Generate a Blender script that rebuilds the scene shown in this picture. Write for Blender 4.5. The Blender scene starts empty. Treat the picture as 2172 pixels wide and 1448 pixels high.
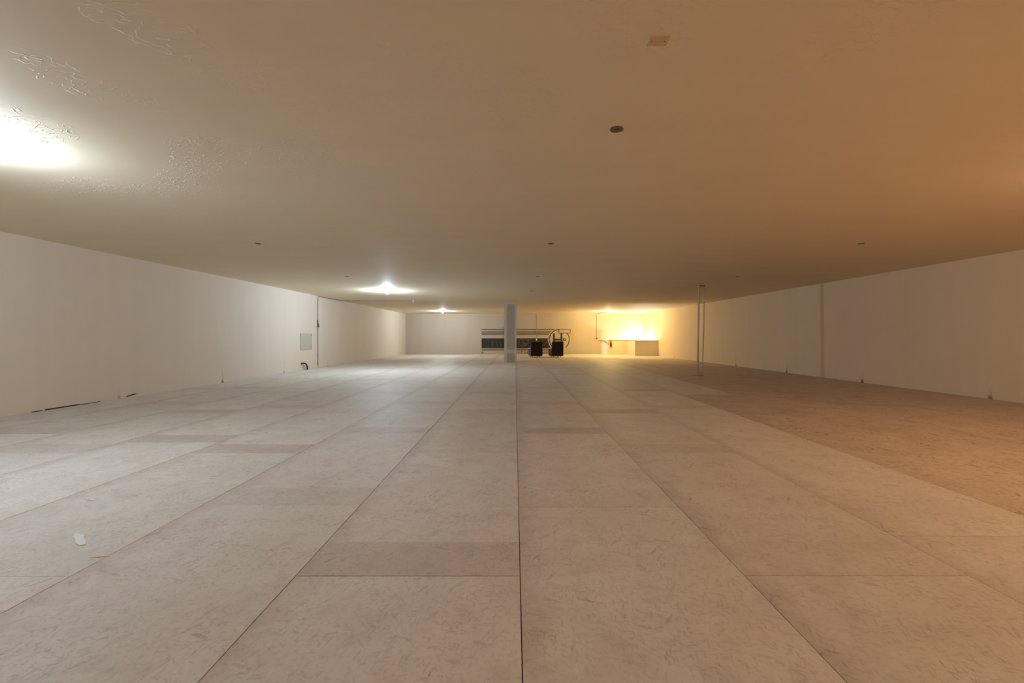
import bpy, bmesh, math, random
from mathutils import Vector, Matrix
rnd = random.Random(7)
sc = bpy.context.scene
C = sc.collection

# ---------------------------------------------------------------- camera
F, VX, VY, H = 900.0, 1092.0, 713.5, 1.298       # focal length and vanishing point in photo pixels, camera height
HC = 2.99                                        # ceiling height
YB = 31.45                                       # far wall
cam = bpy.data.objects.new('camera', bpy.data.cameras.new('camera'))
C.objects.link(cam)
cam.data.sensor_width = 36.0
cam.data.lens = 36.0 * F / 2172.0
cam.data.shift_x = (1086 - VX) / 2172.0
cam.data.shift_y = -(724 - VY) / 2172.0
cam.data.clip_start = 0.05
cam.location = (0, 0, H)
cam.rotation_euler = (math.pi / 2, 0, 0)
sc.camera = cam

# ---------------------------------------------------------------- world, lamps, exposure
w = bpy.data.worlds.new('world'); sc.world = w; w.use_nodes = True
w.node_tree.nodes['Background'].inputs[0].default_value = (0.02, 0.02, 0.02, 1)
w.node_tree.nodes['Background'].inputs[1].default_value = 0.0
vs = sc.view_settings
vs.view_transform = 'Standard'; vs.look = 'None'; vs.gamma = 1.0; vs.use_curve_mapping = False
vs.exposure = 0.06
sc.cycles.use_light_tree = False
sc.cycles.max_bounces = 6; sc.cycles.diffuse_bounces = 5; sc.cycles.glossy_bounces = 2
sc.cycles.transmission_bounces = 0; sc.cycles.transparent_max_bounces = 2
# x, y, colour, emission strength of the bulb glass, label
LAMPS = [
    (-4.70, 3.46, (0.72, 0.87, 1.0), 5100, 'lit cool-white bulb in a ceiling lampholder nearest the camera by the left wall'),
    (-4.71, 15.65, (0.72, 0.87, 1.0), 7400, 'lit cool-white bulb in a ceiling lampholder halfway along the left side'),
    (-4.79, 28.2, (0.88, 0.97, 1.0), 5500, 'lit cool-white bulb in a ceiling lampholder at the far left near the end wall'),
    (6.28, 3.46, (1.0, 0.61, 0.30), 2350, 'lit orange bulb in a ceiling lampholder nearest the camera by the right wall'),
    (6.25, 28.4, (1.0, 0.68, 0.20), 9200, 'lit warm yellow bulb in a ceiling lampholder near the stair half wall'),
    (6.28, -0.8, (1.0, 0.61, 0.30), 7800, 'lit orange bulb in a ceiling lampholder behind the camera on the right'),
]
STAIR_LAMP = (9.28, 30.1, 0.55, (1.0, 0.87, 0.68), 8000)


def xl(y): return -8.31 + 0.0065 * y
def xr(y): return 10.03 - 0.0168 * y
def wx(px): return (px - VX) * YB / F
def wz(py): return H + (VY - py) * YB / F


# ---------------------------------------------------------------- material helpers
def new_mat(name, rough=0.8, spec=0.3):
    m = bpy.data.materials.new(name); m.use_nodes = True
    nt = m.node_tree
    b = nt.nodes['Principled BSDF']
    b.inputs['Roughness'].default_value = rough
    b.inputs['Specular IOR Level'].default_value = spec
    return m, nt, b


class NT:
    """small shader-node writer"""
    def __init__(s, nt): s.nt = nt
    def n(s, t, **kw):
        nd = s.nt.nodes.new(t)
        for k, v in kw.items(): setattr(nd, k, v)
        return nd
    def put(s, sock, v):
        if isinstance(v, bpy.types.NodeSocket): s.nt.links.new(v, sock)
        elif v is not None: sock.default_value = v
    def math(s, op, a, b=None, c=None, clamp=False):
        nd = s.n('ShaderNodeMath', operation=op, use_clamp=clamp)
        s.put(nd.inputs[0], a)
        if b is not None: s.put(nd.inputs[1], b)
        if c is not None: s.put(nd.inputs[2], c)
        return nd.outputs[0]
    def mix(s, f, a, b, mode='MIX'):
        nd = s.n('ShaderNodeMix', data_type='RGBA', blend_type=mode)
        s.put(nd.inputs[0], f); s.put(nd.inputs[6], a); s.put(nd.inputs[7], b)
        return nd.outputs[2]
    def noise(s, vec, scale, detail=2.0, rough=0.5):
        nd = s.n('ShaderNodeTexNoise')
        s.put(nd.inputs['Vector'], vec); nd.inputs['Scale'].default_value = scale
        nd.inputs['Detail'].default_value = detail; nd.inputs['Roughness'].default_value = rough
        return nd.outputs[0]
    def vmap(s, vec, scale=(1, 1, 1), rot=(0, 0, 0), loc=(0, 0, 0)):
        nd = s.n('ShaderNodeMapping')
        s.put(nd.inputs[0], vec); nd.inputs[1].default_value = loc
        nd.inputs[2].default_value = rot; nd.inputs[3].default_value = scale
        return nd.outputs[0]
    def ramp(s, v, lo, hi, smooth=True):
        nd = s.n('ShaderNodeMapRange', interpolation_type='SMOOTHSTEP' if smooth else 'LINEAR')
        s.put(nd.inputs[0], v); nd.inputs[1].default_value = lo; nd.inputs[2].default_value = hi
        return nd.outputs[0]
    def sep(s, v):
        nd = s.n('ShaderNodeSeparateXYZ'); s.put(nd.inputs[0], v); return nd.outputs
    def bump(s, hgt, strength, dist, b):
        nd = s.n('ShaderNodeBump'); nd.inputs['Strength'].default_value = strength
        nd.inputs['Distance'].default_value = dist; s.put(nd.inputs['Height'], hgt)
        s.nt.links.new(nd.outputs[0], b.inputs['Normal'])


def rgb(r, g, b): return (r, g, b, 1.0)


def plain(name, col, rough=0.6, metal=0.0, spec=0.3, var=0.12, scale=25.0):
    m, nt, b = new_mat(name, rough, spec)
    k = NT(nt); g = k.n('ShaderNodeNewGeometry')
    f = k.noise(g.outputs['Position'], scale, 3.0)
    dark = tuple(c * (1 - var) for c in col); light = tuple(min(1, c * (1 + var)) for c in col)
    k.put(b.inputs['Base Color'], k.mix(f, rgb(*dark), rgb(*light)))
    b.inputs['Metallic'].default_value = metal
    return m


def wall_mat(name, col, stains=(), streak=0.05):
    m, nt, b = new_mat(name, 0.75, 0.25)
    k = NT(nt); g = k.n('ShaderNodeNewGeometry'); P = g.outputs['Position']
    c = k.mix(k.noise(k.vmap(P, (2.2, 2.2, 0.12)), 1.6, 4.0, 0.6), rgb(*[v * (1 - streak) for v in col]), rgb(*[min(1, v * (1 + streak)) for v in col]))
    c = k.mix(k.math('MULTIPLY', k.ramp(k.noise(P, 0.9, 3.0), 0.5, 0.75), 0.25), c, rgb(col[0] * .92, col[1] * .88, col[2] * .80))
    # few small scuffs
    sp = k.noise(P, 7.0, 3.0, 0.65)
    c = k.mix(k.math('MULTIPLY', k.ramp(sp, 0.74, 0.80), 0.35), c, rgb(0.35, 0.29, 0.22))
    xyz = k.sep(P)
    if stains:
        nz = k.noise(P, 22.0, 3.0)
        tot = None; tot2 = None
        for (y0, hh, st) in stains:
            d = k.math('SUBTRACT', xyz[1], y0)
            d2 = k.math('MULTIPLY', d, d)
            # foot of the stain
            e = k.math('ADD', k.math('DIVIDE', d2, 0.05 ** 2), k.math('POWER', k.math('DIVIDE', xyz[2], 0.09), 2.0))
            a = k.math('MULTIPLY', k.ramp(k.math('ADD', e, k.math('MULTIPLY', nz, 0.8)), 1.9, 0.3), st)
            # run above it
            e2 = k.math('ADD', k.math('DIVIDE', d2, 0.05 ** 2), k.math('POWER', k.math('DIVIDE', xyz[2], hh), 2.0))
            a2 = k.math('MULTIPLY', k.ramp(e2, 1.3, 0.0), 0.38 * st)
            tot = a if tot is None else k.math('ADD', tot, a)
            tot2 = a2 if tot2 is None else k.math('ADD', tot2, a2)
        c = k.mix(k.math('MINIMUM', tot2, 1.0), c, rgb(0.42, 0.27, 0.10))
        c = k.mix(k.math('MINIMUM', tot, 1.0), c, rgb(0.14, 0.07, 0.02))
    k.put(b.inputs['Base Color'], c)
    return m


def ceiling_mat():
    m, nt, b = new_mat('painted_ceiling', 0.7, 0.25)
    k = NT(nt); g = k.n('ShaderNodeNewGeometry'); P = g.outputs['Position']
    a = (0.83, 0.72, 0.55)
    c = k.mix(k.noise(k.vmap(P, (0.5, 2.5, 1)), 1.1, 2.0, 0.6), rgb(*[v * .96 for v in a]), rgb(*[v * 1.04 for v in a]))
    k.put(b.inputs['Base Color'], c)
    # trowelled skim coat: smooth sheet with patches of small ridges
    r = k.noise(k.vmap(P, (1.0, 1.6, 1.0)), 9.0, 1.0)
    ridge = k.ramp(k.math('ABSOLUTE', k.math('SUBTRACT', r, 0.5)), 0.03, 0.0)
    patch = k.ramp(k.noise(P, 1.5, 0.0), 0.52, 0.62)
    hgt = k.math('MULTIPLY', ridge, patch)
    k.bump(hgt, 0.40, 0.008, b)
    return m


def osb_mat(name, base, pink, dark, band, fleck):
    """strand-board sheet, worn whitewash; local x 0..1.22, y 0..2.44"""
    m, nt, b = new_mat(name, 0.62, 0.3)
    k = NT(nt); g = k.n('ShaderNodeNewGeometry'); P = g.outputs['Position']
    oi = k.n('ShaderNodeObjectInfo'); rn = oi.outputs['Random']
    tc = k.n('ShaderNodeTexCoord'); L = k.sep(tc.outputs['Object'])
    off = k.n('ShaderNodeCombineXYZ'); k.put(off.inputs[0], k.math('MULTIPLY', rn, 37.0)); k.put(off.inputs[1], k.math('MULTIPLY', rn, 91.0))
    va = k.n('ShaderNodeVectorMath', operation='ADD'); k.put(va.inputs[0], P); k.put(va.inputs[1], off.outputs[0])
    Q = va.outputs[0]
    # broad blotches
    c = k.mix(k.ramp(k.noise(Q, 2.2, 3.0, 0.6), 0.32, 0.68), rgb(*base), rgb(*pink))
    c = k.mix(k.math('MULTIPLY', k.ramp(k.noise(Q, 5.5, 2.0, 0.6), 0.50, 0.75), 0.40), c, rgb(*dark))
    # strands in many directions
    # ragged outlines for the strands
    wn = k.n('ShaderNodeTexNoise'); k.put(wn.inputs['Vector'], Q); wn.inputs['Scale'].default_value = 45.0; wn.inputs['Detail'].default_value = 1.0
    wv = k.n('ShaderNodeVectorMath', operation='MULTIPLY_ADD')
    k.put(wv.inputs[0], wn.outputs[1]); wv.inputs[1].default_value = (.011, .011, 0); k.put(wv.inputs[2], Q)
    W = wv.outputs[0]
    c = k.mix(k.math('MULTIPLY', k.ramp(wn.outputs[0], 0.52, 0.75), 0.22), c, rgb(*[v * .72 for v in dark]))
    dens = k.ramp(k.noise(Q, 3.0, 1.0, 0.6), 0.35, 0.70)
    for i, (ang, sx, sy, th, st) in enumerate([(0.35, 60, 12, .80, .36), (1.35, 55, 14, .80, .36), (2.4, 70, 15, .80, .36), (1.85, 110, 22, .74, .36), (0.05, 120, 24, .74, .36)]):
        rot = k.n('ShaderNodeVectorRotate', rotation_type='Z_AXIS'); k.put(rot.inputs['Vector'], W); rot.inputs['Angle'].default_value = ang
        vec = k.vmap(rot.outputs[0], (sx, sy, 1), (0, 0, 0), (i * 3.1, i * 5.7, 0))
        vo = k.n('ShaderNodeTexVoronoi', voronoi_dimensions='2D'); k.put(vo.inputs['Vector'], vec); vo.inputs['Scale'].default_value = 1.0
        pick = k.sep(vo.outputs['Color'])
        d = k.ramp(vo.outputs['Distance'], 0.50, 0.22)
        f = k.math('MULTIPLY', k.ramp(pick[0], th, min(1.0, th + .17)), d)
        c = k.mix(k.math('MULTIPLY', f, k.math('MULTIPLY_ADD', dens, st * fleck * .7, st * fleck * .55)), c, rgb(dark[0] * .45, dark[1] * .42, dark[2] * .42))
        fl = k.math('MULTIPLY', k.ramp(pick[1], .78, .95), d)
        c = k.mix(k.math('MULTIPLY', fl, .16 * fleck), c, rgb(min(1, base[0] * 1.25), min(1, base[1] * 1.22), min(1, base[2] * 1.15)))
    # scattered darker slivers
    for i, (ang, sx, sy) in enumerate([(0.6, 42, 7.5), (1.9, 38, 8), (0.1, 90, 24)]):
        rot = k.n('ShaderNodeVectorRotate', rotation_type='Z_AXIS'); k.put(rot.inputs['Vector'], W); rot.inputs['Angle'].default_value = ang
        vo = k.n('ShaderNodeTexVoronoi', voronoi_dimensions='2D'); k.put(vo.inputs['Vector'], k.vmap(rot.outputs[0], (sx, sy, 1), (0, 0, 0), (i * 7.3, i, 0))); vo.inputs['Scale'].default_value = 1.0
        pick = k.sep(vo.outputs['Color'])
        f = k.math('MULTIPLY', k.math('MULTIPLY', k.ramp(pick[0], .972, .985), k.math('MULTIPLY_ADD', dens, .8, .3)), k.ramp(vo.outputs['Distance'], 0.44, 0.30))
        c = k.mix(k.math('MULTIPLY', f, .62 * fleck), c, rgb(dark[0] * .38, dark[1] * .36, dark[2] * .38))
    # unpainted band at the near end and worn left edge of the sheet
    nz = k.noise(Q, 9.0, 2.0)
    yb = k.math('ADD', L[1], k.math('MULTIPLY', nz, 0.012))
    bandm = k.math('MULTIPLY', k.ramp(yb, 0.392, 0.380), k.sep(oi.outputs['Color'])[0])
    xb = k.math('ADD', L[0], k.math('MULTIPLY', nz, 0.30))
    edge = k.math('MULTIPLY', k.ramp(xb, 0.36, 0.10), 0.75)
    wear = k.math('MULTIPLY', k.math('MAXIMUM', bandm, edge), band)
    c = k.mix(wear, c, k.mix(1.0, c, rgb(0.72, 0.64, 0.60), 'MULTIPLY'))
    # sheet to sheet tone
    hs = k.n('ShaderNodeHueSaturation'); k.put(hs.inputs['Color'], c)
    k.put(hs.inputs['Value'], k.math('ADD', k.math('MULTIPLY', rn, 0.09), 0.955))
    k.put(b.inputs['Base Color'], hs.outputs[0])
    return m


# ---------------------------------------------------------------- mesh helpers
def mesh_obj(name, bm, mat, parent=None, smooth=False):
    me = bpy.data.meshes.new(name)
    bm.normal_update()
    bm.to_mesh(me); bm.free()
    if smooth:
        for p in me.polygons: p.use_smooth = True
    me.materials.append(mat)
    o = bpy.data.objects.new(name, me); C.objects.link(o)
    if parent is not None: o.parent = parent
    return o


def add_box(bm, c, s, rot=None, bevel=0.0, seg=2):
    M = Matrix.Translation(c) @ (rot.to_4x4() if rot is not None else Matrix.Identity(4)) @ Matrix.Diagonal((s[0], s[1], s[2], 1))
    r = bmesh.ops.create_cube(bm, size=1.0, matrix=M)
    if bevel > 0:
        es = list({e for v in r['verts'] for e in v.link_edges})
        bmesh.ops.bevel(bm, geom=es, offset=bevel, segments=seg, profile=0.6, affect='EDGES')
    return bm


def box(c, s, **kw): return add_box(bmesh.new(), c, s, **kw)
def box2(a, b, **kw):
    return box([(a[i] + b[i]) / 2 for i in range(3)], [abs(b[i] - a[i]) for i in range(3)], **kw)


def add_prism(bm, pts, z0, z1):
    lo = [bm.verts.new((x, y, z0)) for x, y in pts]; hi = [bm.verts.new((x, y, z1)) for x, y in pts]
    bm.faces.new(lo[::-1]); bm.faces.new(hi)
    n = len(pts)
    for i in range(n): bm.faces.new((lo[i], lo[(i + 1) % n], hi[(i + 1) % n], hi[i]))
    return bm


def xz_plate(bm, pts, y_front, t):
    """polygon in the wall plane (x, z), front face at y_front, thickness t going away from the camera"""
    fr = [bm.verts.new((x, y_front, z)) for x, z in pts]; bk = [bm.verts.new((x, y_front + t, z)) for x, z in pts]
    n = len(pts)
    bm.faces.new(fr); bm.faces.new(bk[::-1])
    for i in range(n): bm.faces.new((fr[i], bk[i], bk[(i + 1) % n], fr[(i + 1) % n]))
    bmesh.ops.recalc_face_normals(bm, faces=bm.faces)
    return bm


def add_tube(bm, path, r, n=10, closed_ends=True):
    path = [Vector(p) for p in path]
    rings = []
    for i, p in enumerate(path):
        d = (path[min(i + 1, len(path) - 1)] - path[max(i - 1, 0)]).normalized()
        up = Vector((0, 0, 1)) if abs(d.z) < 0.9 else Vector((1, 0, 0))
        a = d.cross(up).normalized(); b_ = d.cross(a).normalized()
        rr = r[i] if isinstance(r, (list, tuple)) else r
        rings.append([bm.verts.new(p + (a * math.cos(t) + b_ * math.sin(t)) * rr) for t in [2 * math.pi * j / n for j in range(n)]])
    for q in range(len(rings) - 1):
        for j in range(n):
            bm.faces.new((rings[q][j], rings[q][(j + 1) % n], rings[q + 1][(j + 1) % n], rings[q + 1][j]))
    if closed_ends:
        bm.faces.new(rings[0][::-1]); bm.faces.new(rings[-1])
    bmesh.ops.recalc_face_normals(bm, faces=bm.faces)
    return bm


def frame_ring(axis, hw, hh, wid, d0, d1):
    """one closed picture-frame mesh; axis 'x' lies in y-z, axis 'y' lies in x-z"""
    bm = bmesh.new(); rings = []
    for (a, b, d) in ((hw, hh, d0), (hw - wid, hh - wid, d0), (hw - wid, hh - wid, d1), (hw, hh, d1)):
        cs = [(-a, -b), (a, -b), (a, b), (-a, b)]
        rings.append([bm.verts.new((d, u, v) if axis == 'x' else (u, d, v)) for u, v in cs])
    for q in range(4):
        for j in range(4):
            bm.faces.new((rings[q][j], rings[q][(j + 1) % 4], rings[(q + 1) % 4][(j + 1) % 4], rings[(q + 1) % 4][j]))
    bmesh.ops.recalc_face_normals(bm, faces=bm.faces)
    return bm


def tube(path, r, n=10): return add_tube(bmesh.new(), path, r, n)


def add_lathe(bm, prof, c, n=20):
    """prof: (radius, z) list"""
    rings = []
    for r, z in prof:
        rings.append([bm.verts.new((c[0] + r * math.cos(2 * math.pi * j / n), c[1] + r * math.sin(2 * math.pi * j / n), c[2] + z)) for j in range(n)] if r > 1e-6 else [bm.verts.new((c[0], c[1], c[2] + z))])
    for a, b in zip(rings, rings[1:]):
        for j in range(n):
            v = [a[j % len(a)], a[(j + 1) % len(a)], b[(j + 1) % len(b)], b[j % len(b)]]
            u = []
            for q in v:
                if q not in u: u.append(q)
            if len(u) > 2: bm.faces.new(u)
    if len(rings[0]) > 1: bm.faces.new(rings[0])
    if len(rings[-1]) > 1: bm.faces.new(rings[-1])
    bmesh.ops.recalc_face_normals(bm, faces=bm.faces)
    return bm


def lathe(prof, c=(0, 0, 0), n=20): return add_lathe(bmesh.new(), prof, c, n)


def tag(o, label, cat, group=None):
    o['label'] = label; o['category'] = cat
    if group: o['group'] = group
    return o


def thing(name, label, cat, loc=(0, 0, 0), rz=0.0, group=None):
    o = bpy.data.objects.new(name, None); C.objects.link(o)
    o.empty_display_size = 0.1
    o.location = loc; o.rotation_euler = (0, 0, rz)
    return tag(o, label, cat, group)


def struct(o, label=None):
    o['kind'] = 'structure'
    if label: o['label'] = label
    return o


# ---------------------------------------------------------------- materials
STAIN_L = [(8.85, .28, .35), (11.95, .45, .9), (15.1, .5, .6), (18.6, .3, .5), (21.9, .5, .45), (25.2, .5, .5)]
STAIN_R = [(8.82, .25, .8), (12.0, .30, 1.0), (15.25, .32, 1.0), (18.65, .55, 1.0), (25.5, .2, .8)]
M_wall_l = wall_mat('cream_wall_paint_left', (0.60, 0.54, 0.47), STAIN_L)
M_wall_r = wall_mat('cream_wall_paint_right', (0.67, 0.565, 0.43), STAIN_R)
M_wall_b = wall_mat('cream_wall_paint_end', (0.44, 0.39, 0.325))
M_half = wall_mat('cream_half_wall_paint', (0.66, 0.58, 0.44))
M_ceil = ceiling_mat()
M_osb = osb_mat('whitewashed_strand_board', (0.64, 0.60, 0.55), (0.595, 0.545, 0.495), (0.45, 0.395, 0.36), 0.75, 0.55)
M_osb_raw = osb_mat('bare_strand_board', (0.575, 0.485, 0.41), (0.50, 0.405, 0.335), (0.38, 0.29, 0.235), 0.25, 1.15)
M_sub = plain('dark_subfloor', (0.035, 0.028, 0.022), 0.9)
M_paint = plain('black_brown_mural_paint', (0.045, 0.028, 0.018), 0.6, var=.35, scale=6)
M_band = plain('charcoal_mural_paint', (0.028, 0.024, 0.023), 0.45, var=.5, scale=3.5)
M_chalk = plain('grey_scribble_paint', (0.20, 0.175, 0.15), 0.8)
M_steel = plain('galvanised_steel', (0.36, 0.35, 0.33), 0.45, 0.7)
M_steel_dk = plain('dull_dark_steel', (0.12, 0.105, 0.09), 0.5, 0.5)
M_pipe = plain('grey_painted_pipe', (0.62, 0.54, 0.46), 0.5)
M_white = plain('white_porcelain', (0.80, 0.79, 0.75), 0.3)
M_cream = plain('cream_painted_metal', (0.42, 0.385, 0.31), 0.5)
M_beige = plain('beige_cover_panel', (0.42, 0.395, 0.325), 0.6, var=.05, scale=4)
M_plate = plain('tan_cover_plate', (0.62, 0.49, 0.29), 0.5, var=.04)
M_board = plain('grey_gypsum_face', (0.37, 0.315, 0.26), 0.9, var=.10, scale=7)
M_mud = plain('pale_joint_compound', (0.50, 0.455, 0.39), 0.9, var=.06, scale=9)
M_leather = plain('black_leather', (0.004, 0.0035, 0.0035), 0.6, spec=.35)
M_arm = plain('dark_taupe_side_panel', (0.10, 0.08, 0.065), 0.6)
M_piping = plain('grey_edge_piping', (0.22, 0.19, 0.17), 0.5)
M_chrome = plain('pale_arm_cap', (0.60, 0.57, 0.53), 0.3)
M_black = plain('black_rubber', (0.015, 0.013, 0.012), 0.5)
M_red = plain('red_enamel', (0.26, 0.018, 0.010), 0.3)
M_yellow = plain('amber_yellow_strip', (0.72, 0.38, 0.05), 0.5, var=.3, scale=14)
M_greyp = plain('mottled_grey_panel', (0.42, 0.37, 0.33), 0.5, var=.3, scale=8)
M_wood = plain('varnished_handrail', (0.40, 0.24, 0.09), 0.4)
M_cap = plain('dark_timber_cap', (0.20, 0.14, 0.07), 0.5)
M_paper = plain('pale_paper', (0.72, 0.74, 0.73), 0.8, var=.04)
M_splint = plain('pale_wood_splinter', (0.72, 0.62, 0.50), 0.7)
M_hole = plain('dark_broken_edge', (0.03, 0.022, 0.015), 0.95)
M_boxmetal = plain('dull_box_metal', (0.19, 0.155, 0.115), 0.55, 0.2, var=.4, scale=60)
M_step = plain('stair_tread', (0.40, 0.32, 0.22), 0.7)


def emit_mat(name, col, strength):
    m = bpy.data.materials.new(name); m.use_nodes = True
    nt = m.node_tree; b = nt.nodes['Principled BSDF']
    b.inputs['Base Color'].default_value = (0.8, 0.8, 0.8, 1)
    b.inputs['Emission Color'].default_value = (*col, 1)
    b.inputs['Emission Strength'].default_value = strength
    return m


# ================================================================ the room
YF = -7.0
OPEN = [(6.80, 30.66, 8.10, 32.0), (8.10, 28.36, 10.2, 32.0)]       # stair opening in the floor


def subtract(rect, hole):
    x0, y0, x1, y1 = rect; a0, b0, a1, b1 = hole
    if a0 >= x1 or a1 <= x0 or b0 >= y1 or b1 <= y0: return [rect]
    out = []
    if a0 > x0: out.append((x0, y0, a0, y1))
    if a1 < x1: out.append((a1, y0, x1, y1))
    m0, m1 = max(x0, a0), min(x1, a1)
    if b0 > y0: out.append((m0, y0, m1, b0))
    if b1 < y1: out.append((m0, b1, m1, y1))
    return out


fl = bmesh.new()
add_prism(fl, [(-8.5, YF), (10.4, YF), (10.4, 28.36), (8.1, 28.36), (8.1, 30.66), (6.8, 30.66), (6.8, YB + .1), (-8.5, YB + .1)], -.215, -.015)
bmesh.ops.recalc_face_normals(fl, faces=fl.faces)
floor = struct(mesh_obj('floor', fl, M_sub), 'subfloor covered by worn whitewashed strand-board sheets')

# strand-board sheets, laid in strips running away from the camera
SW, SL = 1.219, 2.44
X0 = 0.029
def cross_y(py): return H * F / (py - VY)
OFFS = {-1: cross_y(1221), 0: cross_y(1075), 1: cross_y(1220), 2: cross_y(1136), -2: cross_y(1071), -3: cross_y(1222),
        -4: cross_y(1134), -5: cross_y(960), -6: cross_y(857.6), -7: 3.1, 3: 9.5, 4: 1.4, 5: 3.0, 6: 2.2, 7: 0.9, 8: 1.8}
G = 0.0022
# how strongly the near end of a sheet shows bare, by strip and joint
BARE = {(-1, 1221): .62, (0, 1075): .22, (0, 919): .80, (1, 878): .85, (1, 1220): .15, (2, 1136): .05, (2, 866): .45, (-2, 1071): .40, (-2, 917): .35,
        (-1, 959): .10, (-3, 962): .90, (-3, 1222): .05, (-4, 937): .90, (-4, 1134): .05, (-5, 876): .80, (-5, 960): .45, (-6, 857.6): .45, (-3, 861): .5}
def bare(i, y):
    for (a, py), v in BARE.items():
        if a == i and abs(cross_y(py) - y) < .5: return v
    return rnd.uniform(.05, .55)
shared = {}
count = 0
for i in range(-7, 9):
    sx0 = X0 + i * SW; sx1 = sx0 + SW
    y = OFFS[i]
    while y > YF: y -= SL
    while y < YB:
        ya, yb = max(y, YF), min(y + SL, YB)
        dx = 0.0
        raw = (i >= 3 and not (i == 3 and y > 8.5)) and y < 24
        mat = M_osb_raw if raw else M_osb
        zt = rnd.uniform(-0.0012, 0.0008)
        bs = bare(i, y)
        x_lo = max(sx0, xl(ya) + .0); x_hi = min(sx1, xr(ya))
        x_lo2 = max(sx0, xl(yb)); x_hi2 = min(sx1, xr(yb))
        if x_hi - x_lo < 0.03: y += SL; continue
        pieces = [(sx0, ya, sx1, yb)]
        for h_ in OPEN: pieces = [r for q in pieces for r in subtract(q, h_)]
        for (a, b, c, d) in pieces:
            full = (a == sx0 and c == sx1 and abs(d - b - SL) < 1e-4 and x_lo == sx0 and x_hi == sx1 and x_lo2 == sx0 and x_hi2 == sx1)
            if full:
                key = mat.name
                if key not in shared:
                    bm = box((SW / 2, SL / 2, -0.0075), (SW - 2 * G, SL - 2 * G, 0.015), bevel=0.0012, seg=1)
                    o = mesh_obj('floor_board', bm, mat, floor); shared[key] = o.data
                else:
                    o = bpy.data.objects.new('floor_board', shared[key]); C.objects.link(o); o.parent = floor
                o.location = (sx0, y, zt); o.color = (bs, 0, 0, 1)
            else:
                if d <= b or c <= a: continue
                pts = [(max(a, xl(b)) + G, b + G), (min(c, xr(b)) - G, b + G), (min(c, xr(d)) - G, d - G), (max(a, xl(d)) + G, d - G)]
                if pts[1][0] - pts[0][0] < .02 or pts[2][0] - pts[3][0] < .02: continue
                bm = add_prism(bmesh.new(), [(px - a, py - b) for px, py in pts], -0.015, 0)
                o = mesh_obj('floor_board', bm, mat, floor); o.location = (a, b, zt); o.color = (bs, 0, 0, 1)
            count += 1
        y += SL

# ceiling and walls
struct(mesh_obj('ceiling', box2((-8.6, YF - .1, HC), (10.4, YB + .1, HC + .15)), M_ceil), 'smooth tan skim-coated ceiling')


def side_wall(name, fx, mat, sgn, label):
    ya, yb = YF, YB
    bm = bmesh.new()
    add_prism(bm, [(fx(ya), ya), (fx(yb), yb), (fx(yb) + sgn * .15, yb), (fx(ya) + sgn * .15, ya)], -0.02 if name != 'wall_right' else -1.6, HC)
    bmesh.ops.recalc_face_normals(bm, faces=bm.faces)
    return struct(mesh_obj(name, bm, mat), label)


wl = side_wall('wall_left', xl, M_wall_l, -1, 'long cream painted left wall')
wr = side_wall('wall_right', xr, M_wall_r, 1, 'long cream painted right wall')
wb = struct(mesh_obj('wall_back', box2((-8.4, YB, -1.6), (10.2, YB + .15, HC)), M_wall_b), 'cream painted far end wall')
wf = struct(mesh_obj('wall_front', box2((-8.6, YF - .15, -0.02), (10.4, YF, HC)), M_wall_b), 'cream wall behind the camera')

# taped joints standing slightly proud of the right wall
for (yy, wd) in [(13.68, .060), (17.65, .04)]:
    x = xr(yy)
    bm = box2((x - .0018, yy - wd / 2, 0.0), (x + .01, yy + wd / 2, HC - .002), bevel=.001, seg=1)
    mesh_obj('joint_strip', bm, M_wall_r, wr)

# gap at the foot of the left wall, broken hole beside it
for (a, b, h_) in [(7.25, 7.42, .014), (7.46, 8.05, .020), (8.05, 8.45, .011)]:
    x = xl((a + b) / 2)
    mesh_obj('floor_gap', box2((x - .01, a, 0.0005), (x + .003, b, h_)), M_hole, wl)
hb = bmesh.new()
pts = [(8.98, .012), (9.05, .020), (9.13, .026), (9.24, .045), (9.27, .062), (9.21, .060), (9.12, .055), (9.04, .040)]
vf = [hb.verts.new((xl(y) + .003, y, z)) for y, z in pts]; vb = [hb.verts.new((xl(y) - .02, y, z)) for y, z in pts]
hb.faces.new(vf); hb.faces.new(vb[::-1])
for i in range(len(pts)): hb.faces.new((vf[i], vb[i], vb[(i + 1) % len(pts)], vf[(i + 1) % len(pts)]))
bmesh.ops.recalc_face_normals(hb, faces=hb.faces)
mesh_obj('broken_hole', hb, M_hole, wl)['label'] = 'dark jagged hole in the wall foot'

# ---------------------------------------------------------------- column
CX0, CX1, CY = -0.53, 0.083, 21.22
col = mesh_obj('column', box2((CX0, CY, 0), (CX1, CY + .5, HC), bevel=.004, seg=1), M_board)
tag(col, 'square grey unpainted plasterboard column in the middle of the hall', 'column')


def wavy_strip(xa, xb, z0, z1, side, amp=.012, n=26):
    """vertical strip; inner edge wavy"""
    r = random.Random(int(xa * 1000) + int(z0 * 100))
    outer = xa if side < 0 else xb; inner = xb if side < 0 else xa
    pts = [(outer, z0)]
    ins = [(inner + r.uniform(-amp, amp), z0 + (z1 - z0) * i / n) for i in range(n + 1)]
    pts += ins + [(outer, z1)]
    return xz_plate(bmesh.new(), pts, CY - .004, .004)


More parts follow.
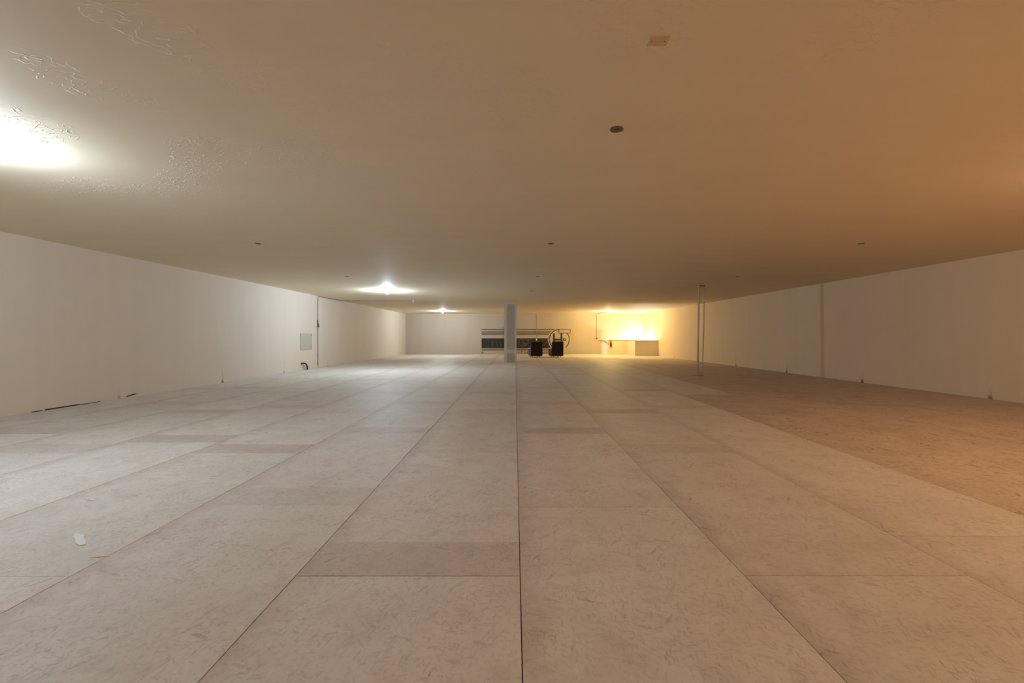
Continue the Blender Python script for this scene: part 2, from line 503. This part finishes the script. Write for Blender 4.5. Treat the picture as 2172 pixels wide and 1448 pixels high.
def cz(py): return H + (VY - py) * CY / F
mesh_obj('joint_compound', wavy_strip(CX0, CX0 + .125, 0, HC, -1), M_mud, col)
mesh_obj('joint_compound', wavy_strip(CX1 - .09, CX1, 0, HC, 1), M_mud, col)
bm = bmesh.new(); r_ = random.Random(3); n_ = 12
top = [(CX0 + .12 + (CX1 - CX0 - .2) * i / n_, cz(741) + r_.uniform(-.015, .015)) for i in range(n_ + 1)]
bot = [(CX0 + .12 + (CX1 - CX0 - .2) * i / n_, cz(749) + r_.uniform(-.02, .02)) for i in range(n_ + 1)]
mesh_obj('joint_compound', xz_plate(bm, top + bot[::-1], CY - .0035, .0035), M_mud, col)
bm = xz_plate(bmesh.new(), [(CX0 + .12, HC), (CX1 - .08, HC), (CX1 - .08, cz(645.5)), (CX0 + .2, cz(644.5)), (CX0 + .12, cz(646))], CY - .0035, .0035)
mesh_obj('joint_compound', bm, M_mud, col)

# ---------------------------------------------------------------- stair opening, half wall
HW = 1.05
bm = bmesh.new()
xe = xr(28.3)
half = struct(mesh_obj('wall_stair', box2((8.0, 28.26, 0), (xe, 28.36, HW - .03)), M_half), 'front length of the cream stair half wall')
struct(mesh_obj('wall_stair', box2((8.0, 28.36, 0), (8.10, 30.66, HW - .03)), M_half), 'side length of the cream stair half wall')
struct(mesh_obj('wall_stair', box2((6.70, 30.56, 0), (8.0, 30.66, HW - .03)), M_half), 'rear length of the cream stair half wall')
bm = bmesh.new()
add_prism(bm, [(6.68, 30.54), (7.98, 30.54), (7.98, 28.24), (xe, 28.24), (xe, 28.38), (8.12, 28.38), (8.12, 30.68), (6.68, 30.68)], HW - .03, HW)
bmesh.ops.recalc_face_normals(bm, faces=bm.faces)
mesh_obj('timber_cap', bm, M_cap, half)['label'] = 'thin dark cap along the top'
for c_, z_ in [((6.75, 31.06, -.85), (.10, .8, 1.5)), ((7.4, 30.61, -.85), (1.2, .10, 1.5)), ((8.05, 29.5, -.85), (.10, 2.3, 1.5)), ((8.8, 28.31, -.85), (1.5, .10, 1.5)), ((8.3, 29.9, -1.65), (3.4, 3.4, .10))]:
    struct(mesh_obj('wall_shaft', box(c_, z_), M_half), 'side of the stair opening below the floor')
st = thing('staircase', 'stair going down behind the cream half wall in the far right corner', 'stairs', (6.82, 30.68, -1.598))
for k_ in range(7):
    hgt = 1.6 - .2 * (k_ + 1)
    if hgt <= 0.02: break
    mesh_obj('step', box2((k_ * .26, 0.0, 0), (k_ * .26 + .26, .75, hgt), bevel=.008, seg=1), M_step, st)

# handrail on the end wall beside the stair
hr = thing('handrail', 'short varnished handrail fixed to the end wall at the head of the stair', 'handrail', (6.2, YB - .06, 0))
pth = [(wx(1270.5), 1.02), (wx(1280.5), 1.02), (wx(1287), .885), (wx(1300), .62), (wx(1325), .12)]
bm = tube([(x - 6.2, 0, z) for x, z in pth], .026, 10)
mesh_obj('rail', bm, M_wood, hr)
for (x, z) in [(wx(1275.5), .99), (wx(1287), .855), (wx(1310), .39)]:
    mesh_obj('bracket', tube([(x - 6.2, .058, z - .10), (x - 6.2, .02, z - .09), (x - 6.2, 0, z + .01)], .014, 8), M_steel_dk, hr)

# fire extinguisher on the half wall
fe = thing('fire_extinguisher', 'small red fire extinguisher with black hose hung on the half wall beside the handrail', 'fire extinguisher', (6.90, 30.56 - .085, 0.56))
mesh_obj('cylinder', lathe([(0.0, .0), (.05, .0), (.066, .015), (.068, .04), (.068, .27), (.06, .31), (.03, .345), (.022, .355), (.022, .37), (0, .37)]), M_red, fe, True)
mesh_obj('label_band', lathe([(.0689, .09), (.0689, .20)], n=20), M_black, fe, True)
mesh_obj('valve', lathe([(0, .37), (.028, .37), (.028, .41), (.015, .42), (0, .42)]), M_steel_dk, fe)
mesh_obj('lever', box((0.03, 0, .445), (.12, .025, .014), rot=Matrix.Rotation(-.35, 3, 'Y')), M_black, fe)
mesh_obj('handle', box((.03, 0, .415), (.10, .022, .012)), M_black, fe)
mesh_obj('hose', tube([(-.01, 0, .405), (-.07, -.01, .42), (-.13, -.01, .38), (-.16, 0, .29), (-.19, 0, .20), (-.20, 0, .14)], [.012] * 5 + [.018]), M_black, fe, True)
mesh_obj('bracket', box((0, .075, .22), (.05, .02, .30)), M_steel_dk, fe)

# stair lamp
def bulb_bm(r=.036):
    return lathe([(0, -r), (r * .5, -r * .87), (r * .87, -r * .5), (r, 0), (r * .87, r * .5), (r * .55, r * .95), (r * .42, r * 1.5), (0, r * 1.5)], n=12)


sx, sy, sz, scol, sst = STAIR_LAMP
sl = thing('wall_lamp', 'bright yellow-white bulb low on the right wall inside the stair opening', 'lamp', (sx, sy, sz))
mesh_obj('bulb', bulb_bm(.045), emit_mat('stair_bulb_glass', scol, sst), sl, True)
mesh_obj('lampholder', lathe([(0, .066), (.03, .066), (.034, .10), (.034, .13), (0, .13)], n=12), M_white, sl, True)
mesh_obj('bracket', tube([(0, 0, .125), (0, 0, .16), (.05, 0, .18), (xr(sy) - sx - .003, 0, .18)], .010, 8), M_steel, sl)

# ---------------------------------------------------------------- ceiling lamps
for (x, y, c_, s_, lab) in LAMPS:
    t = thing('ceiling_lamp', lab, 'lamp', (x, y, HC), 0, 'bare bulbs along the ceiling')
    mesh_obj('lampholder', lathe([(0, 0), (.057, 0), (.057, -.012), (.036, -.020), (.030, -.038), (0, -.038)]), M_white, t, True)
    b_ = mesh_obj('bulb', bulb_bm(.036), emit_mat('bulb_glass', c_, s_), t, True)
    b_.location = (0, 0, -.088)

# ---------------------------------------------------------------- empty ceiling boxes
names = {
    (0.83, 3.46): 'round grey ceiling box cover nearest the camera, near mid-ceiling',
    (-4.67, 7.72): 'round grey ceiling box cover on the left of the second row from the camera',
    (0.655, 7.72): 'round grey ceiling box cover in the middle of the second row from the camera',
    (6.30, 7.72): 'thin dark ceiling box cover on the right of the second row from the camera',
    (-4.72, 11.93): 'small ceiling box cover in front of the halfway cool bulb on the left',
    (0.64, 11.93): 'small ceiling box cover in the middle of the third row from the camera',
    (6.26, 11.93): 'small ceiling box cover just in front of the twin pipes on the right',
    (0.62, 15.7): 'tiny ceiling box cover in front of the grey column',
    (0.58, 24.1): 'tiny ceiling box cover behind the grey column, towards the end wall',
}
for (x, y), lab in names.items():
    t = thing('ceiling_box', lab, 'box cover', (x, y, HC), rnd.uniform(0, 1), 'empty lamp boxes in the ceiling')
    bm = bmesh.new(); n = 8
    pts = [(.055 * math.cos(2 * math.pi * (j + .5) / n) * (1.12 if j in (0, 4) else 1), .055 * math.sin(2 * math.pi * (j + .5) / n)) for j in range(n)]
    add_prism(bm, pts, -.006, 0)
    bmesh.ops.recalc_face_normals(bm, faces=bm.faces)
    mesh_obj('cover', bm, M_boxmetal, t)
    for a in (0.5, 3.64): mesh_obj('screw', lathe([(0, -.009), (.005, -.009), (.005, -.006), (0, -.006)], (.032 * math.cos(a), .032 * math.sin(a), 0), 8), M_steel, t)
    bm = bmesh.new(); add_box(bm, (0, 0, -.0075), (.055, .018, .003), bevel=.001, seg=1)
    mesh_obj('mounting_strap', bm, M_steel_dk, t)

t = thing('blank_plate', 'tan rectangular blank plate screwed to the ceiling above the camera', 'cover plate', (.819, 2.428, HC))
mesh_obj('plate', box((0, 0, -.003), (.115, .078, .006), bevel=.002, seg=2), M_plate, t)
for s in (-1, 1): mesh_obj('screw', lathe([(0, -.0075), (.0035, -.007), (.0035, -.006), (0, -.006)], (s * .036, -.004, 0), 8), M_steel_dk, t)

# ---------------------------------------------------------------- left wall: conduit, switch, panel, hose
yc = 17.62
xw = xl(yc)
cd = thing('wall_conduit', 'grey conduit climbing the left wall and crossing the ceiling to an empty lampholder', 'conduit', (xw + .02, yc, 0))
mesh_obj('riser', tube([(0, .0, .10), (0, 0, 1.2), (0, 0, HC - .16), (.004, .02, HC - .06), (.01, .08, HC - .025)], .014, 8), M_steel, cd, True)
yt = 19.95
mesh_obj('ceiling_run', tube([(.01, .08, HC - .025), (.015, 1.0, HC - .022), (.08, 2.0, HC - .022), (.22, yt - yc, HC - .018), (.45, yt - yc, HC - .018), (-4.80 - xw - .02, yt - yc, HC - .018)], .012, 8), M_steel, cd)
mesh_obj('foot_elbow', tube([(0, 0, .12), (.0, .05, .07), (.01, .13, .02), (.01, .15, .07)], .010, 8), M_white, cd)
for zz in (2.2, .5): mesh_obj('strap', box((-.004, 0, zz), (.035, .07, .02)), M_steel, cd)
sw = thing('junction_box', 'small dark junction box with round cover on the left wall conduit', 'switch box', (xl(yc) , yc + .0, 1.72))
mesh_obj('box', box((.045, .0, .03), (.06, .11, .13), bevel=.006), M_steel_dk, sw)
mesh_obj('cover', box((.078, .0, .03), (.006, .09, .11), bevel=.002), M_steel, sw)
mesh_obj('connector', tube([(.02, -.01, .095), (.02, -.01, .27)], [.028, .020], 10), M_steel_dk, sw)
t = thing('ceiling_lampholder', 'white empty lampholder at the ceiling end of the left conduit', 'lampholder', (-4.78, yt, HC))
mesh_obj('base', lathe([(0, 0), (.06, 0), (.06, -.03), (.045, -.04), (0, -.04)]), M_steel, t)
mesh_obj('socket', lathe([(0, -.04), (.04, -.04), (.036, -.075), (.02, -.078), (0, -.078)]), M_white, t)

def py_on_left(px):      # depth at which the left wall shows at photo column px
    a = (px - VX) / F
    return -8.31 / (a - .0065)
ya, yb = py_on_left(637), py_on_left(661)
def zat(py, y): return H + (VY - py) * y / F
z1 = zat(707, (ya + yb) / 2); z0 = zat(742, (ya + yb) / 2)
ap = thing('access_panel', 'square beige access panel on the left wall beside the conduit', 'panel', (xl(ya), (ya + yb) / 2, z0))
mesh_obj('door', box((.012, 0, (z1 - z0) / 2), (.018, yb - ya - .02, z1 - z0 - .02), bevel=.003), M_beige, ap)
hy = (yb - ya) / 2; hz = z1 - z0
fo = mesh_obj('frame', frame_ring('x', hy, hz / 2, .02, -.004, .016), M_cream, ap)
fo.location = (.006, 0, hz / 2)
mesh_obj('latch', box((.023, hy - .06, hz - .06), (.008, .03, .04)), M_steel_dk, ap)

yh = py_on_left(638)
hs = thing('cable_stub', 'black bent hose stub coming out of the left wall foot under the access panel', 'hose', (xl(yh), yh, 0))
mesh_obj('hose', tube([(-.005, 0, .265), (.05, .06, .275), (.08, .16, .265), (.09, .25, .21), (.10, .30, .11), (.10, .32, .002)], .028, 10), M_black, hs, True)
for z in (.05, .09, .13, .17): mesh_obj('rib', tube([(.10, .315 - z * .05, z - .008), (.10, .315 - z * .05, z + .008)], .034, 10), M_hole, hs)
mesh_obj('wire', tube([(-.002, .0, .25), (.04, .06, .18), (.05, .11, .08), (.06, .16, .003)], .008, 6), M_steel, hs)

# ---------------------------------------------------------------- twin pipes on the right
yp = 14.05
def ppt(px, py, y=yp): return ((px - VX) * y / F, H + (VY - py) * y / F)
pp = thing('twin_pipes', 'pair of thin grey pipes standing floor to ceiling near the right wall', 'pipes', ((1482 - VX) * yp / F, yp, 0))
ox = pp.location.x
xb_, _ = ppt(1479.8, 796); xt_, _ = ppt(1482.6, 605)
mesh_obj('pipe', tube([(xb_ - ox, 0, 0), (xt_ - ox, 0, HC)], .030, 14), M_pipe, pp, True)
pts = [(1488, 0.0), (1489.5, .35), (1491, .85), (1492.3, 1.5), (1493.2, 2.3), (1493.3, HC)]
mesh_obj('pipe', tube([((px - VX) * (yp + .03) / F - ox, .03, z) for px, z in pts], .021, 12), M_pipe, pp, True)
mesh_obj('top_strap', box2((xt_ - ox + .01, -.03, HC - .03), (xt_ - ox + .19, .06, HC - .001)), M_steel_dk, pp)
mesh_obj('coupling', tube([((1489.6 - VX) * (yp + .03) / F - ox, .03, .38), ((1489.8 - VX) * (yp + .03) / F - ox, .03, .44)], .027, 12), M_steel, pp)
bm = bmesh.new(); add_prism(bm, [(-.25, -.02), (-.10, -.035), (.16, -.045), (.17, .07), (-.05, .05), (-.22, .0)], 0.0005, .004)
bmesh.ops.recalc_face_normals(bm, faces=bm.faces)
mesh_obj('floor_patch', bm, M_hole, pp)['label'] = 'dark ragged cut-out around the pipe feet'

# ---------------------------------------------------------------- mural on the end wall
YM = YB - .004
mu = thing('wall_mural', 'black stripes, wide band and ringed letter H painted on the end wall', 'mural', (0, YM, 0))
def mpoly(name, pts, mat, off=0.0, parent=mu):
    return mesh_obj(name, xz_plate(bmesh.new(), pts, -off, .0035 + off), mat, parent)
ccx, ccy = wx(1186.2), wz(719.8)
PX = YB / F
R0 = 24.2 * PX
def arc_x(z): return ccx - math.sqrt(max(0, R0 ** 2 - (z - ccy) ** 2))
for (a, b) in [(697.3, 698.9), (701.6, 703.0), (704.5, 705.9), (707.4, 709.2)]:
    zt_, zb_ = wz(a), wz(b)
    mpoly('stripe', [(wx(1021.4), zb_), (arc_x(zb_), zb_), (arc_x(zt_), zt_), (wx(1021.4), zt_)], M_paint)
zt_, zb_ = wz(717.2), wz(738.6)
pts = [(wx(1021.4), zt_), (wx(1021.4), zb_)] + [(arc_x(zb_ + (zt_ - zb_) * i / 14), zb_ + (zt_ - zb_) * i / 14) for i in range(15)]
mpoly('wide_band', pts, M_band)
mpoly('stripe', [(wx(1021.4), wz(742.9)), (wx(1172), wz(742.9)), (wx(1172), wz(740.9)), (wx(1021.4), wz(740.9))], M_paint)
# ring
bm = bmesh.new(); ro, ri = 22.0 * PX, 20.3 * PX
a0, a1, nseg = math.radians(-51), math.radians(228), 64
vo = []
for i in range(nseg + 1):
    a = a0 + (a1 - a0) * i / nseg
    vo.append([bm.verts.new((ccx + r * math.cos(a), yy, ccy + r * math.sin(a))) for r, yy in ((ro, 0), (ri, 0), (ri, .0035), (ro, .0035))])
for p, q in zip(vo, vo[1:]):
    for j in range(4): bm.faces.new((p[j], p[(j + 1) % 4], q[(j + 1) % 4], q[j]))
bm.faces.new(vo[0]); bm.faces.new(vo[-1][::-1])
bmesh.ops.recalc_face_normals(bm, faces=bm.faces)
mesh_obj('ring', bm, M_paint, mu)
def cap(x0, x1, yt):
    rr = (x1 - x0) / 2
    return [(x0 + rr - rr * math.cos(math.pi * j / 8), yt + rr - rr * math.sin(math.pi * j / 8)) for j in range(9)]
hp = [(1172.8, 739)] + cap(1172.8, 1176.9, 706.6) + [(1176.9, 718.1), (1189, 718.1)] + cap(1189, 1193, 703) + [(1193, 739), (1189, 739), (1189, 722), (1176.9, 722), (1176.9, 739)]
mesh_obj('letter', xz_plate(bmesh.new(), [(wx(x), wz(y)) for x, y in hp], 0, .0035), M_paint, mu)['label'] = 'large dark brown letter H'
def disc(cx, cy, r, n=24): return [(wx(cx + r * math.cos(2 * math.pi * j / n)), wz(cy - r * math.sin(2 * math.pi * j / n))) for j in range(n)]
mpoly('dot', disc(1197.3, 720, 3.5), M_paint)
mpoly('dot_centre', disc(1197.3, 720, 1.5), M_greyp, .002)


def strokes(name, polys, wpx, mat, off):
    """each polyline becomes one connected painted stroke"""
    hw = wpx * PX / 2
    for pl in polys:
        P2 = [Vector((wx(x), wz(y))) for x, y in pl]
        bm = bmesh.new(); sec = []
        for k_, p in enumerate(P2):
            d = (P2[min(k_ + 1, len(P2) - 1)] - p).normalized() if k_ == 0 else (p - P2[k_ - 1]).normalized()
            if 0 < k_ < len(P2) - 1:
                e = (P2[k_ + 1] - p).normalized(); n = Vector((-d.y - e.y, d.x + e.x))
                n = n.normalized() if n.length > .2 else Vector((-d.y, d.x)); n = n * min(1.8, 1 / max(.4, n.dot(Vector((-d.y, d.x)))))
            else: n = Vector((-d.y, d.x))
            sec.append([bm.verts.new((q.x, y, q.y)) for q, y in ((p - n * hw, -off), (p + n * hw, -off), (p + n * hw, .0035), (p - n * hw, .0035))])
        for a, b in zip(sec, sec[1:]):
            for q in range(4): bm.faces.new((a[q], a[(q + 1) % 4], b[(q + 1) % 4], b[q]))
        bm.faces.new(sec[0]); bm.faces.new(sec[-1][::-1])
        bmesh.ops.recalc_face_normals(bm, faces=bm.faces)
        mesh_obj(name, bm, mat, mu)


strokes('letter_stroke', [
    [(1095.3, 750), (1096.6, 745.2)],
    [(1100.0, 750), (1100.0, 745.4), (1104.6, 750), (1105.2, 749.8)],
    [(1104.2, 745.2), (1106.8, 745.2), (1108.9, 745.2)], [(1106.9, 745.4), (1106.9, 750)],
    [(1113.6, 745), (1113.6, 750)], [(1113.6, 748.3), (1119.0, 748.3)], [(1118.4, 750), (1118.4, 745.4), (1122.0, 745.4)], [(1118.6, 748.3), (1121.6, 748.3)],
    [(1150.8, 749.6), (1151.0, 745.6)], [(1151.2, 745.6), (1154.0, 749.8), (1155.7, 745.0)],
    [(1155.6, 750), (1158.4, 745.2), (1159.2, 749.6), (1163.2, 745.2)],
    [(1163.4, 745.2), (1163.8, 750)], [(1163.8, 747.4), (1165.6, 747.4)],
], 1.0, M_paint, 0)
strokes('scribble_stroke', [
    [(1102.2, 720), (1101.2, 726), (1101.2, 733), (1104.5, 733.4), (1107, 731), (1108.3, 727), (1107.8, 724.6)],
    [(1104.6, 718), (1107, 721.5), (1110, 725), (1113, 729), (1116, 733)],
    [(1107.5, 718), (1110, 721), (1111.8, 722.4), (1113.6, 720.4), (1114, 718)],
    [(1117.2, 719.6), (1118.6, 721), (1118.8, 723.4)], [(1119.4, 718.6), (1121.6, 721), (1121.6, 724.4), (1119.6, 728), (1116.6, 731.4), (1116, 734)],
    [(1108, 736.4), (1109, 733.4), (1112.4, 730), (1111, 733), (1114.4, 731.4), (1112, 735)],
    [(1108.6, 726), (1112.4, 728), (1110, 730), (1114.6, 727.6), (1116.6, 730)],
    [(1159.8, 720.4), (1158.6, 725.2), (1156.6, 728.8), (1155.2, 731)], [(1150.6, 719.8), (1152.4, 720.8), (1150.4, 722)],
    [(1045, 722), (1044, 730), (1046, 736)], [(1052.6, 724), (1054, 730), (1056, 735)], [(1062, 726), (1060.6, 729.6), (1063, 732), (1061, 735)],
], .55, M_chalk, .0015)

# framed grey panel over the ring
fp = thing('framed_panel', 'grey rectangular panel in a dark frame overlapping the top of the ringed H', 'panel', (wx(1197.5), YB - .002, wz(702.1)))
hw_, hh_ = 12.4 * PX, 4.7 * PX
mesh_obj('panel_face', box((0, -.012, 0), (hw_ * 2 - .06, .018, hh_ * 2 - .06)), M_greyp, fp)
mesh_obj('frame', frame_ring('y', hw_, hh_, .036, -.031, -.001), M_paint, fp)
ys = mesh_obj('yellow_strip', box((0, 0, 0), (3.6 * PX, .02, 17.7 * PX), bevel=.004, seg=1), M_yellow)
ys.location = (wx(1219), YB - .011, wz(710.6))
tag(ys, 'narrow upright amber-yellow strip on the end wall right of the ringed H', 'sign')

# beige cover near the floor
bc = thing('floor_level_cover', 'beige cover plate with a dark smear low on the end wall below the stripes', 'cover plate', (wx(1026.8), YB - .001, wz(751)))
mesh_obj('cover', box((0, -.008, 4.1 * PX), (21.2 * PX, .014, 7.6 * PX), bevel=.003, seg=1), M_beige, bc)
sm = bmesh.new()
xz_plate(sm, [(-.19, .20), (-.19, .06), (.03, .06), (.04, .11), (-.06, .12), (-.10, .21)], -.017, .002)
mesh_obj('smear', sm, M_cap, bc)

# conduits on the end wall
def wall_conduit(px, label, z_top, z_bot, mat, r=.012):
    t = thing('conduit', label, 'conduit', (wx(px), YB - r - .002, 0))
    mesh_obj('tube', tube([(0, 0, z_bot), (0, 0, z_top)], r, 8), mat, t)
    return t
t = wall_conduit(1138.4, 'thin cream conduit dropping from the ceiling to a box behind the left black chair', HC - .002, .35, M_cream)
mesh_obj('outlet_box', box((-.02, -.01, wz(720)), (.09, .05, .12), bevel=.006), M_white, t)
t = wall_conduit(1067.0, 'short black cable on the end wall left of the grey column', wz(693.5), wz(717.5), M_black, .009)
t = thing('lamp_conduit', 'thin conduit from the warm yellow bulb down the end wall to a switch', 'conduit', (wx(1265), YB - .016, 0))
mesh_obj('tube', tube([(6.25 - wx(1265) - .05, 28.4 - YB + .05, HC - .012), (.03, -.06, HC - .012), (0, -.01, HC - .03), (0, 0, HC - .08), (0, 0, wz(716))], .012, 8), M_steel_dk, t)
mesh_obj('switch_box', box((.015, -.01, wz(717.6)), (.11, .05, .12), bevel=.006), M_steel_dk, t)

# ---------------------------------------------------------------- two black armchairs seen from behind
def make_chair(label, loc, rz, lean):
    t = thing('armchair', label, 'armchair', loc, rz, 'black armchairs facing the end wall')
    # local +y is the front (towards the end wall), back rest at y ~ 0
    bm = box((0, 0, 0), (.75, .15, .90), bevel=.05, seg=4)
    for v in bm.verts:
        k_ = min(1.0, max(0.0, (v.co.z + .45) / .90))
        v.co.x *= .985 + .015 * (1 - k_) if lean < .06 else .96 + .06 * (1 - k_)
        if v.co.z > .3: v.co.z += .018 * (1 - (v.co.x / .375) ** 2)
        v.co.y -= lean * k_ ** 1.3
        v.co.z += .45 + .075; v.co.y += .02
    mesh_obj('backrest', bm, M_leather, t, True)
    # piping round the back edge
    pts = []
    for j in range(33):
        a = math.pi * j / 32
        cx_, sz_ = math.cos(a), math.sin(a)
        x = .377 * (abs(cx_) ** .28) * (1 if cx_ > 0 else -1)
        z = .63 + .365 * (abs(sz_) ** .22)
        pts.append((x, .035 - lean * ((z - .075) / .90) ** 1.3, z))
    mesh_obj('piping', tube([(.377, .03, .12)] + pts + [(-.377, .03, .12)], .012, 8), M_piping, t, True)
    mesh_obj('seat', box((0, .40, .34), (.50, .60, .20), bevel=.05, seg=3), M_leather, t, True)
    mesh_obj('seat_base', box((0, .38, .16), (.52, .62, .16), bevel=.02), M_leather, t)
    for s in (-1, 1):
        a = mesh_obj('arm', box((s * .325, .40, .30), (.09, .66, .44), bevel=.02), M_arm, t)
        mesh_obj('arm_pad', box((s * .325, .40, .555), (.11, .62, .06), bevel=.022, seg=3), M_chrome, a, True)
    for sx_ in (-1, 1):
        for yy in (.12, .60):
            mesh_obj('foot', lathe([(0, 0), (.028, 0), (.022, .045), (.022, .085), (0, .085)], (sx_ * .23, yy, 0), 10), M_black, t)
    return t


yc_ = 26.55
make_chair('black armchair seen from behind, the left one nearer the grey column', ((1138.3 - VX) * yc_ / F, yc_, .0005), math.radians(11), .03)
make_chair('black armchair seen from behind, the right one in front of the ringed H', ((1182.3 - VX) * yc_ / F, yc_, .0005), math.radians(12), .10)

# ---------------------------------------------------------------- litter on the floor
def gpt(px, py): y = H * F / (py - VY); return ((px - VX) * y / F, y)
P_ = [(155, 1138), (159, 1131), (172, 1133), (179, 1136), (177, 1141), (182, 1146), (182, 1155), (170, 1157), (161, 1153), (159, 1144)]
gp = [gpt(*p) for p in P_]
cx_ = sum(p[0] for p in gp) / len(gp); cy_ = sum(p[1] for p in gp) / len(gp)
bm = bmesh.new()
hi = [bm.verts.new((x - cx_, y - cy_, .0018 + .003 * rnd.random())) for x, y in gp]; ctr = bm.verts.new((0, 0, .0065))
lo = [bm.verts.new((x - cx_, y - cy_, .0010)) for x, y in gp]
for j in range(len(gp)):
    bm.faces.new((hi[j], hi[(j + 1) % len(gp)], ctr)); bm.faces.new((lo[j], lo[(j + 1) % len(gp)], hi[(j + 1) % len(gp)], hi[j]))
bm.faces.new(lo[::-1]); bmesh.ops.recalc_face_normals(bm, faces=bm.faces)
o = mesh_obj('paper_scrap', bm, M_paper); o.location = (cx_, cy_, 0)
tag(o, 'small torn white paper scrap on the floor at the lower left', 'paper')
g0 = gpt(190, 1184); g1 = gpt(205, 1181.5); g2 = gpt(218, 1181); g3 = gpt(229, 1180)
bm = tube([(g[0] - g0[0], g[1] - g0[1], .0035) for g in (g0, g1, g2, g3)], [.0008, .0028, .0028, .0008], 6)
o = mesh_obj('wood_splinter', bm, M_splint); o.location = (g0[0], g0[1], 0)
tag(o, 'thin pale wood splinter lying across a floor joint at the lower left', 'splinter')
print('boards', count)
